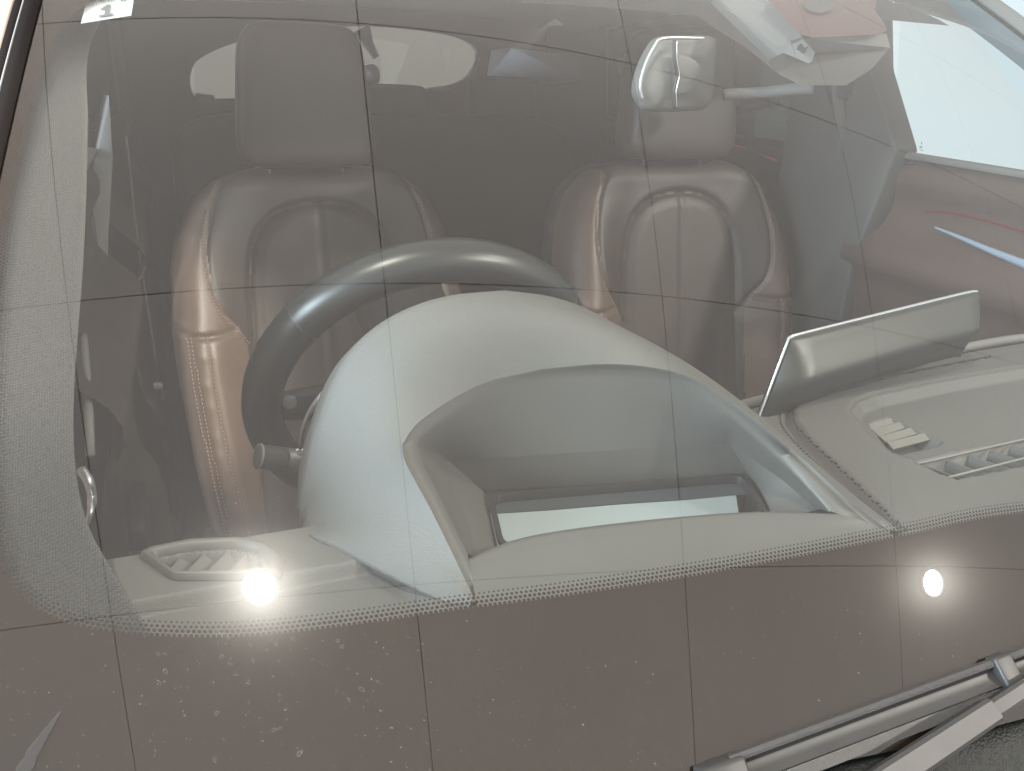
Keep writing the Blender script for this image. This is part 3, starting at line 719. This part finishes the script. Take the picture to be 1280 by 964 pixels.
# --- sides
def side(sg, dark_rear=True):
    x = .72*sg; th = np.array([.05*sg, 0, 0]); P = lambda y, z, dx=0: np.array([x+dx*sg, y, z])
    d = empty('front_door', None, car, 'brown front door with armrest trim, %s side of the picture' % ('right' if sg > 0 else 'left'))
    # panel: smooth inner face, profile swept along y
    prof = [(.0, .120), (-.012, .112), (-.022, .095), (-.020, .07), (-.006, .045), (-.004, .02), (-.012, -.01), (-.05, -.05), (-.055, -.09), (-.03, -.13), (-.02, -.30), (-.05, -.40), (-.05, -.72), (.0, -.74)]
    pf = spline([(a, b) for a, b in prof], 50); ys_ = np.linspace(.54, 1.065, 20)
    loops = [np.stack([x+sg*pf[:, 0], np.full(50, y_), pf[:, 1]-.0*(y_-.75)], 1) for y_ in ys_]
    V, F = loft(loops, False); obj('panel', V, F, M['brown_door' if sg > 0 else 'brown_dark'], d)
    bm = prism([P(.54, .121), P(1.10, .121), P(1.10, -.74), P(.30, -.74), P(.30, -.10)], th, 0); bmobj('outer_skin', bm, M['paint'], d, False)
    bm = prism([P(.54, .112, -.024), P(1.06, .122, -.024), P(1.06, .122, .0), P(.54, .112, .0)], (0, 0, .012), .004); bmobj('belt_trim', bm, M['grey_trim'], d)
    # window pane
    top_line = [(.52, .125), (.60, .175), (.70, .242), (.81, .308), (.92, .352), (1.02, .380), (1.12, .404)]
    pane = [P(1.05, .118, .012), P(.51, .115, .012)]+[P(a, b, .012) for a, b in top_line[:-1]]+[P(1.10, .40, .012)]
    obj('window_pane', pane, [tuple(range(len(pane)))], M['side_glass'], d, False)
    # pillar between windscreen and door
    L1 = spline([P(a, b) for a, b in top_line], 30)
    if sg > 0:
        wv = np.linspace(.29, .745, 30); L2 = S(.728, wv, -.006)
        V, F = loft([L1+[.03, 0, -.01], L1+[.004, 0, 0], L1*.6+L2*.4+[-.006, -.004, -.002], L2], False)
        obj('pillar_trim', V, F, M['grey_trim'], car, label='grey trim of the far windscreen pillar')
        wv = np.linspace(-.088, .745, 50); V, F = loft([S(.728, wv, -.008), S(.738, wv, .005), S(.755, wv, .012), S(.79, wv, .010), S(.83, wv, -.012), S(.85, wv, -.06)], False)
        obj('body_pillar', V, F, M['pillar_grey'], car, label='grey outer windscreen pillar at the far side')
    rl = spline([P(1.12, .404), P(1.4, .425), P(1.9, .42), P(2.5, .37)], 20)
    V, F = loft([rl+[sg*.04, 0, -.005], rl+[0, 0, -.012], rl+[-sg*.03, 0, .0], rl+[-sg*.06, 0, .03], rl+[-sg*.1, 0, .05]], False); obj('roof_rail', V, F, M['liner'], car)
    # centre pillar
    if sg > 0: cp = [at(1092, 86, x=.71), at(1127, 191, x=.71), at(1075, 200, x=.71)+[0, .03, 0], np.array([.71, 1.25, .40]), np.array([.71, 1.12, .41])]
    else: cp = [np.array([-.71, 1.05, .40]), np.array([-.71, 1.07, -.70]), np.array([-.71, 1.22, -.70]), np.array([-.71, 1.20, .41])]
    if sg > 0: cp = [np.array([.668, 1.120, .42]), at(1090, 86, x=.668), at(1120, 188, x=.668), np.array([.668, 1.035, -.1]), np.array([.668, 1.035, -.7]), np.array([.668, 1.31, -.7]), np.array([.668, 1.30, .1]), np.array([.668, 1.31, .42])]
    bmobj('centre_pillar', prism(cp, (.06*sg, 0, 0), .008, 3), M['mid_trim' if sg > 0 else 'dark_trim'], car, label='grey centre pillar beside the door window' if sg > 0 else None)
    rd = empty('rear_door', None, car, 'dark rear door, %s side of the picture' % ('right' if sg > 0 else 'left'))
    loops = [np.stack([x+sg*pf[:, 0], np.full(50, y_), pf[:, 1]], 1) for y_ in np.linspace(1.26, 2.25, 8)]
    V, F = loft(loops, False); obj('panel', V, F, M['dark_trim'], rd)
    bmobj('outer_skin', prism([P(1.26, .11), P(2.25, .11), P(2.25, -.74), P(1.26, -.74)], th), M['paint'], rd, False)
    pn = [P(1.26, .11, .012), P(2.25, .11, .012), P(2.3, .40, .012), P(1.26, .42, .012)]; obj('window_pane', pn, [(0, 1, 2, 3)], M['dark_glass'], rd, False)
    bmobj('rear_quarter', prism([P(2.25, -.74), P(2.25, .11), P(2.3, .40), P(2.78, .40), P(2.78, -.74)], th, .0), M['dark_trim'], car, False)
    return d, rd
dr_, rr_ = side(1); dl_, rl_ = side(-1)
# details of the right door
V, F = tube(spline([at(1158, 265, x=.713), at(1185, 266, x=.713), at(1225, 274, x=.713), at(1285, 292, x=.713)], 30), .0016, 6); obj('light_strip', V, F, M['red'], dr_, label='thin red light strip on the door')
s_ = spline([at(1168, 284, x=.700), at(1200, 297, x=.698), at(1240, 314, x=.698), at(1290, 334, x=.698)], 30)
V, F = tube(s_, np.linspace(.002, .008, 30), 10); obj('silver_trim', V, F, M['blue_trim'], dr_, label='blue-grey metal trim strip on the door')
for o_ in (0, 5): 
    V, F = tube(spline([at(1105, 325+o_, x=.69), at(1180, 350+o_, x=.68), at(1290, 390+o_, x=.68)], 20), .0008, 5); obj('stitching', V, F, M['stitch'], dr_)
V, F = squad(at(1262, 219, x=.722), .006, .006, .010, .6, .8); obj('lock_knob', V, F, M['black'], dr_)
V, F = squad(at(1137, 204, x=.704), .006, .010, .003, .6, .8); obj('clip', V, F, M['dark_trim'], dr_)
# etched marks on the pane
mk = []
def mkbox(px, py, w, h):
    c = at(px, py, x=.7295); mk.append(boxm(c, .0005, w*.0012, h*.0012))
for (a, b, w, h) in [(1134, 168, 3, 2), (1133, 172, 4, 3), (1131, 180, 3, 5), (1135, 180, 2, 6), (1139, 181, 3, 5), (1143, 183, 2, 4), (1152, 179, 2, 4), (1151, 184, 5, 4), (1152, 188, 7, 1.5)]: mkbox(a, b, w, h)
V, F = joinm(mk); obj('etched_mark', V, F, M['etch'], dr_, False)
# rear door light strip + grab handle + belt
V, F = tube(spline([at(905, 178, x=.70), at(940, 188, x=.70), at(971, 201, x=.70)], 14), .0022, 6); obj('light_strip', V, F, M['red'], rr_, label='thin red light strip on the rear door')
V, F = tube(spline([at(938, 134, x=.66), at(948, 132, x=.655), at(966, 126, x=.66), at(968, 134, x=.66)], 16), .012, 8); obj('grab_handle', V, F, M['grey_trim'], rr_)
def strap(name, pts, w, m, parent, label=None):
    p = spline(pts, 30); t = np.gradient(p, axis=0); t /= np.linalg.norm(t, axis=1, keepdims=True)
    s = np.array([w/2, 0, 0]); tn = np.array([0, .0012, 0]); a_, b_ = p+s, p-s
    V, F = loft([a_, b_, b_+tn, a_+tn, a_], False); return obj(name, V, F, m, parent, label=label)
M['belt'] = mat('belt_web', (.10, .098, .095), .7)
sb = empty('seat_belt', None, car, 'grey seat belt hanging beside the far front seat')
strap('strap', [at(1045, 100, y=1.12), at(1056, 190, y=1.12), at(1066, 270, y=1.12), at(1076, 345, y=1.12), at(1071, 352, y=1.12), at(1070, 420, y=1.12)], .026, M['belt'], sb)
V, F = squad(at(1052, 102, y=1.13), .02, .015, .035, .5, .5); obj('guide', V, F, M['dark_trim'], sb)
sb2 = empty('seat_belt', None, car, 'dark seat belt hanging beside the seat behind the steering wheel')
strap('strap', [at(158, 170, y=1.30), at(172, 300, y=1.30), at(190, 420, y=1.30), at(203, 500, y=1.30)], .004, M['belt'], sb2)
V, F = squad(at(198, 482, y=1.25), .008, .006, .006, .6, .6); obj('stopper', V, F, M['grey_trim'], sb2)
# near pillar trim (pale wedge) and near door details
wd = [at(137, 118, y=1.06), at(142, 200, y=1.06), at(136, 300, y=1.06), at(133, 400, y=1.06), at(98, 342, y=1.06), at(108, 250, y=1.06), at(120, 190, y=1.06)]
bmobj('pillar_cover', prism(wd, (-.01, .03, 0), .003), M['grey_trim'], car, label='pale trim wedge on the near centre pillar')
hd = spline([at(102, 588, x=-.685), at(111, 602, x=-.68), at(115, 622, x=-.68), at(113, 640, x=-.68), at(108, 658, x=-.685)], 20)
V, F = tube(hd, np.r_[np.linspace(.0042, .0036, 10), np.linspace(.0036, .0012, 10)], 8); obj('door_handle', V, F, M['silver'], dl_, label='silver door release handle')
V, F = tube(spline([at(104, 420, x=-.70), at(110, 500, x=-.69), at(113, 570, x=-.69)], 14), .004, 8); obj('silver_trim', V, F, M['grey_trim'], dl_)
V, F = squad(at(174, 642, x=-.675), .012, .06, .02, .5, .5); obj('door_pocket', V, F, M['dark_trim'], dl_)

# --- floor of the cabin, tunnel
bmobj('cabin_floor', prism([(-.74, .2, -.78), (.74, .2, -.78), (.74, 2.78, -.72), (-.74, 2.78, -.72)], (0, 0, -.04)), M['carpet'], car, False)
bevbox('centre_console', (0, 1.05, -.52), (.20, .75, .34), M['dark_trim'], car, .03)
bmobj('bulkhead', prism([(-.74, .20, -.10), (.74, .20, -.10), (.74, .20, -.80), (-.74, .20, -.80)], (0, -.03, 0)), M['carpet'], car, False)

# --- mirror, sensor housing, visor
mir = empty('rear_view_mirror', None, car, 'grey rear-view mirror seen from the front')
mo = [(800, 128), (796, 112), (801, 88), (814, 60), (826, 47), (845, 45), (890, 46), (893, 60), (890, 110), (884, 134), (860, 139), (812, 139)]
mo3 = spline([at(a, b, y=.80+.0004*(a-800)) for a, b in mo], 60, True); mc = mo3.mean(0)
lp = [mo3+np.array([.004, .022, 0]), mo3+np.array([0, .012, 0]), mo3, mc+(mo3-mc)*.95+np.array([0, -.008, 0]), mc+(mo3-mc)*.80+np.array([0, -.016, 0]), mc+(mo3-mc)*.4+np.array([0, -.020, 0]), mc+(mo3-mc)*.02+np.array([0, -.021, 0])]
V, F = loft(lp); obj('shell', V, F, M['grey_trim'], mir)
V, F = tube(spline([at(803, 125, y=.785), at(800, 108, y=.785), at(806, 82, y=.785), at(818, 58, y=.785), at(830, 48, y=.785), at(880, 48, y=.79)], 40), .0024, 8); obj('bright_edge', V, F, M['silver'], mir)
g1 = [at(843, 50, y=.778), at(843, 75, y=.777), at(846, 95, y=.777), at(842, 115, y=.777), at(843, 136, y=.778)]
V, F = tube(spline(g1, 24), .0022, 6); obj('split_line', V, F, M['black'], mir)
V, F = tube(spline([p+np.array([.0032, -.001, 0]) for p in g1], 24), .0010, 6); obj('split_edge', V, F, M['chrome'], mir)
half = [at(846, 68, y=.776)]+[at(846+33*math.sin(t), 93-25*math.cos(t), y=.776) for t in np.linspace(.15, math.pi-.15, 16)]+[at(846, 118, y=.776)]
hb = prism(half, (0, .012, 0), .002); bmobj('socket', hb, M['dash2'], mir)
V, F = tube(spline([at(905, 118, y=.84), at(950, 116, y=.82), at(985, 112, y=.80), at(1017, 110, y=.78)], 20), np.linspace(.008, .0085, 20), 12); obj('stem', V, F, M['grey_trim'], mir)
sh = empty('sensor_housing', None, car, 'angular grey sensor housing under the top of the windscreen')
hz = [gl(1003, 48, -.012), gl(1108, 42, -.012), gl(1113, 60, -.03), gl(1019, 66, -.05)]
hz2 = [gl(1016, 67, -.055), gl(1113, 61, -.032), gl(1090, 87, -.07), gl(1060, 108, -.08), gl(1000, 108, -.08), gl(968, 90, -.07)]
obj('top_face', hz, [(0, 1, 2, 3)], M['liner'], sh, False)
bmobj('cover', prism(hz2, (.0, .02, .015), .003), M['dark_trim'], sh)
band = [gl(892, -8, -.04), gl(955, -8, -.02), gl(1003, 46, -.014), gl(1020, 65, -.045), gl(1012, 86, -.07), gl(998, 92, -.075), gl(972, 70, -.07)]
bmobj('side_cover', prism(band, (0, .02, -.005), .002), M['grey_trim'], sh)
sl_ = [gl(1000, 55, -.032), gl(1008, 60, -.037), gl(1003, 70, -.045), gl(995, 65, -.04)]
bmobj('slot', prism([p+np.array([0, -.004, .003]) for p in sl_], (0, .004, 0)), M['black'], sh, False)
M['maroon'] = mat('maroon_cover', (.05, .018, .018), .5)
fp = [gl(a, b, -.003) for a, b in [(948, -12), (1000, 43), (1015, 47), (1100, 43), (1109, 38), (1106, 30), (1093, 12), (1100, -12)]]
obj('frit_patch', fp, [tuple(range(8))], M['maroon'], windscreen, False, label='dark maroon printed patch over the sensors')
ov = [gl(1024+19*math.cos(t), 6+10*math.sin(t), -.0015) for t in np.linspace(0, 2*math.pi, 24, endpoint=False)]
obj('sensor_window', ov, [tuple(range(24))], M['black'], windscreen, False)
vs = [at(640, -25, y=1.02), at(900, -25, y=.95), at(1000, 85, y=.95), at(980, 100, y=.95), at(930, 60, y=.97), at(870, 22, y=1.0), at(760, 10, y=1.02), at(650, 5, y=1.02)]
bmobj('sun_visor', prism(vs, (0, .012, .02), .004), M['liner'], car)

# --- wiper and cowl
wp = empty('wiper', None, car, 'grey windscreen wiper lying across the lower glass')
wa, wb = gl(862, 960), gl(1290, 804); wdir = wb-wa; L_w = np.linalg.norm(wdir); wdir /= L_w
gn = np.array([0, -.57, .82]); acr = np.cross(gn, wdir); acr /= np.linalg.norm(acr); up_ = np.cross(wdir, acr)
if acr[1] > 0: acr = -acr                       # towards the bonnet
if up_[2] < 0: up_ = -up_
px2m = np.linalg.norm(wa-CAMP)/1000
def onb(s, a, h): return wa+wdir*s+acr*(a*1.28)+up_*h
def bladeloop(prof, s0, s1, k=24): return loft([np.array([onb(s, a, h) for a, h in prof]) for s in np.linspace(s0, s1, k)], True, True, True)
V, F = bladeloop([(0, .004), (.0002, .008), (.0012, .0098), (.0030, .0106), (.0042, .0098), (.0044, .004)], .02, L_w+.25); obj('spoiler', V, F, M['rubber'], wp, sharp=30)
V, F = bladeloop([(.0044, .003), (.0044, .0080), (.0056, .0052), (.0072, .0046), (.0095, .0053), (.0130, .0072), (.0132, .003)], .02, L_w+.25); obj('blade', V, F, M['wiper'], wp, sharp=30)
V, F = bladeloop([(.0135, .001), (.0135, .0062), (.0185, .0050), (.0185, .001)], .03, L_w+.25); obj('backing', V, F, M['rubber'], wp, sharp=30)
V, F = bladeloop([(.005, -.003), (.005, .004), (.007, .004), (.007, -.003)], .0, L_w+.25, 4); obj('lip', V, F, M['seal'], wp)
bm = prism([onb(0, -.001, .002), onb(0, .003, .0125), onb(0, .0145, .0105), onb(0, .0155, .002)], wdir*.028, .0022, 3); bmobj('end_cap', bm, M['wiper'], wp)
sj = (gl(1240, 832)-wa)@wdir
bm = prism([onb(sj-.006, -.0016, .004), onb(sj-.006, .001, .0125), onb(sj-.006, .017, .0105), onb(sj-.006, .0175, .004)], wdir*.014, .0018, 3); bmobj('connector', bm, M['wiper'], wp)
aa, ab = gl(1085, 990, .022), gl(1300, 848, .016); ad = ab-aa; La = np.linalg.norm(ad); ad /= La
ac = np.cross(gn, ad); ac /= np.linalg.norm(ac); ac = -ac if ac[1] > 0 else ac; au = np.cross(ad, ac); au = -au if au[2] < 0 else au
def ona(s, a, h): return aa+ad*s+ac*a+au*h
def armseg(s0, s1, w0, w1, h):
    return loft([np.array([ona(s, -w/2, -h), ona(s, -w/2, h*.7), ona(s, -w/2+.002, h), ona(s, w/2-.002, h), ona(s, w/2, h*.7), ona(s, w/2, -h)]) for s, w in ((s0, w0), ((s0+s1)/2, (w0+w1)/2), (s1, w1))], True, True, True)
s_j = (gl(1240, 890, .018)-aa)@ad
V, F = armseg(-.06, s_j, .016, .014, .006); obj('arm', V, F, M['wiper'], wp, sharp=30)
V, F = armseg(s_j, La+.2, .0105, .0100, .0045); obj('arm_rod', V, F, M['wiper'], wp, sharp=30)
xc_ = np.linspace(-.78, .82, 60)
loops = [np.stack([xc_, gy(xc_, wv), np.full(60, zz_)], 1) for wv, zz_ in ((-.070, gz(-.086)-.014), (-.088, gz(-.088)-.006), (-.095, gz(-.095)-.008), (-.13, -.14), (-.20, -.16))]
V, F = loft(loops, False); obj('cowl', V, F, M['cowl'], car, label='rough black plastic cowl below the wiper')
loops = [np.stack([xc_*k, gy(xc_, wv), zz_-.06*(np.abs(xc_)/.8)**4], 1) for wv, zz_, k in ((-.19, -.135, 1.0), (-.20, -.120, 1.0), (-.35, -.11, 1.02), (-.7, -.14, 1.03), (-1.1, -.24, 1.0), (-1.2, -.40, .98), (-1.22, -.8, .98))]
V, F = loft(loops, False); obj('bonnet', V, F, M['paint'], car)

# --- dried drops and dust on the outside of the glass
dd = []
def speck(px, py, r, ring=False):
    c = glw(px, py); k = 9; a = np.linspace(0, 2*math.pi, k, endpoint=False); rr = r*(1+.35*rng.standard_normal(k)); rr = np.clip(rr, r*.4, r*1.8)
    o_ = S(c[0]+rr*np.cos(a), c[1]+rr*np.sin(a)*.85, .0006)
    if ring:
        i_ = S(c[0]+rr*.70*np.cos(a), c[1]+rr*.60*np.sin(a), .0006); dd.append(loft([o_, i_]))
    else: dd.append((o_, [tuple(range(k))]))
for _ in range(55): speck(330+rng.normal(0, 95), 790+abs(rng.normal(0, 80)), abs(rng.normal(.0003, .0005))+.0003, True)
for _ in range(160): speck(318+rng.normal(0, 30), 650+rng.normal(0, 55), abs(rng.normal(.0001, .00012))+.00008)
for _ in range(420): speck(380+rng.normal(0, 210), 850+rng.normal(0, 90), abs(rng.normal(.0001, .00012))+.00008)
for _ in range(220): speck(1150+rng.normal(0, 90), 740+rng.normal(0, 55), abs(rng.normal(.0001, .00012))+.00008)
for _ in range(500): speck(rng.uniform(0, 1280), rng.uniform(760, 964), abs(rng.normal(.0001, .00016))+.00009)
for _ in range(420): speck(rng.uniform(0, 1280), rng.uniform(0, 960), abs(rng.normal(.00008, .00010))+.00007)
V, F = joinm(dd); obj('dried_drops', V, F, M['dust'], windscreen, False, label='dried drops and dust on the windscreen', kind='stuff')
# narrow whitish streak low on the left, tapering upwards
sm2 = spline([glw(*q) for q in [(28, 968), (45, 935), (62, 910), (76, 890)]], 20); wdt = .0035*np.interp(np.arange(20), [0, 8, 14, 19], [1.1, .8, .5, .15])*(1+.10*rng.standard_normal(20))
V, F = loft([S(sm2[:, 0]-wdt, sm2[:, 1], .0007), S(sm2[:, 0]+wdt, sm2[:, 1], .0007)], False); obj('streak', V, F, M['streak'], windscreen, label='whitish streak low on the windscreen')

# --- paper card behind the top corner of the glass
card = empty('paper_card', tuple(gl(135, 15, -.006)), None, 'white paper card with the figure 1 at the top corner of the windscreen', 'card')
cq = [gl(a, b, -.004) for a, b in [(101, 29.5), (164, 19.5), (170, -18), (112, -14)]]
bmobj('sheet', prism(cq, (0, .0006, -.0004)), M['paper'], card, False)
def ink(poly):
    ps = [gl(a, b, -.0028) for a, b in poly]; return ps
one = []
for poly in ([(124, 21.5), (141, 19), (141, 16.5), (124, 19)], [(130, 19.5), (136, 18.5), (138, 5.5), (133, 6)], [(126, 11), (133.5, 6), (134, 9), (127, 13)]):
    ps = ink(poly); one.append((np.array(ps), [tuple(range(len(ps)))]))
V, F = joinm(one); obj('figure', V, F, M['ink'], card, False)
for px in (151, 155):
    ps = ink([(px, 1.5), (px+2.4, 1.2), (px+2.6, -3), (px+.3, -3)]); obj('figure', ps, [(0, 1, 2, 3)], M['ink'], card, False)
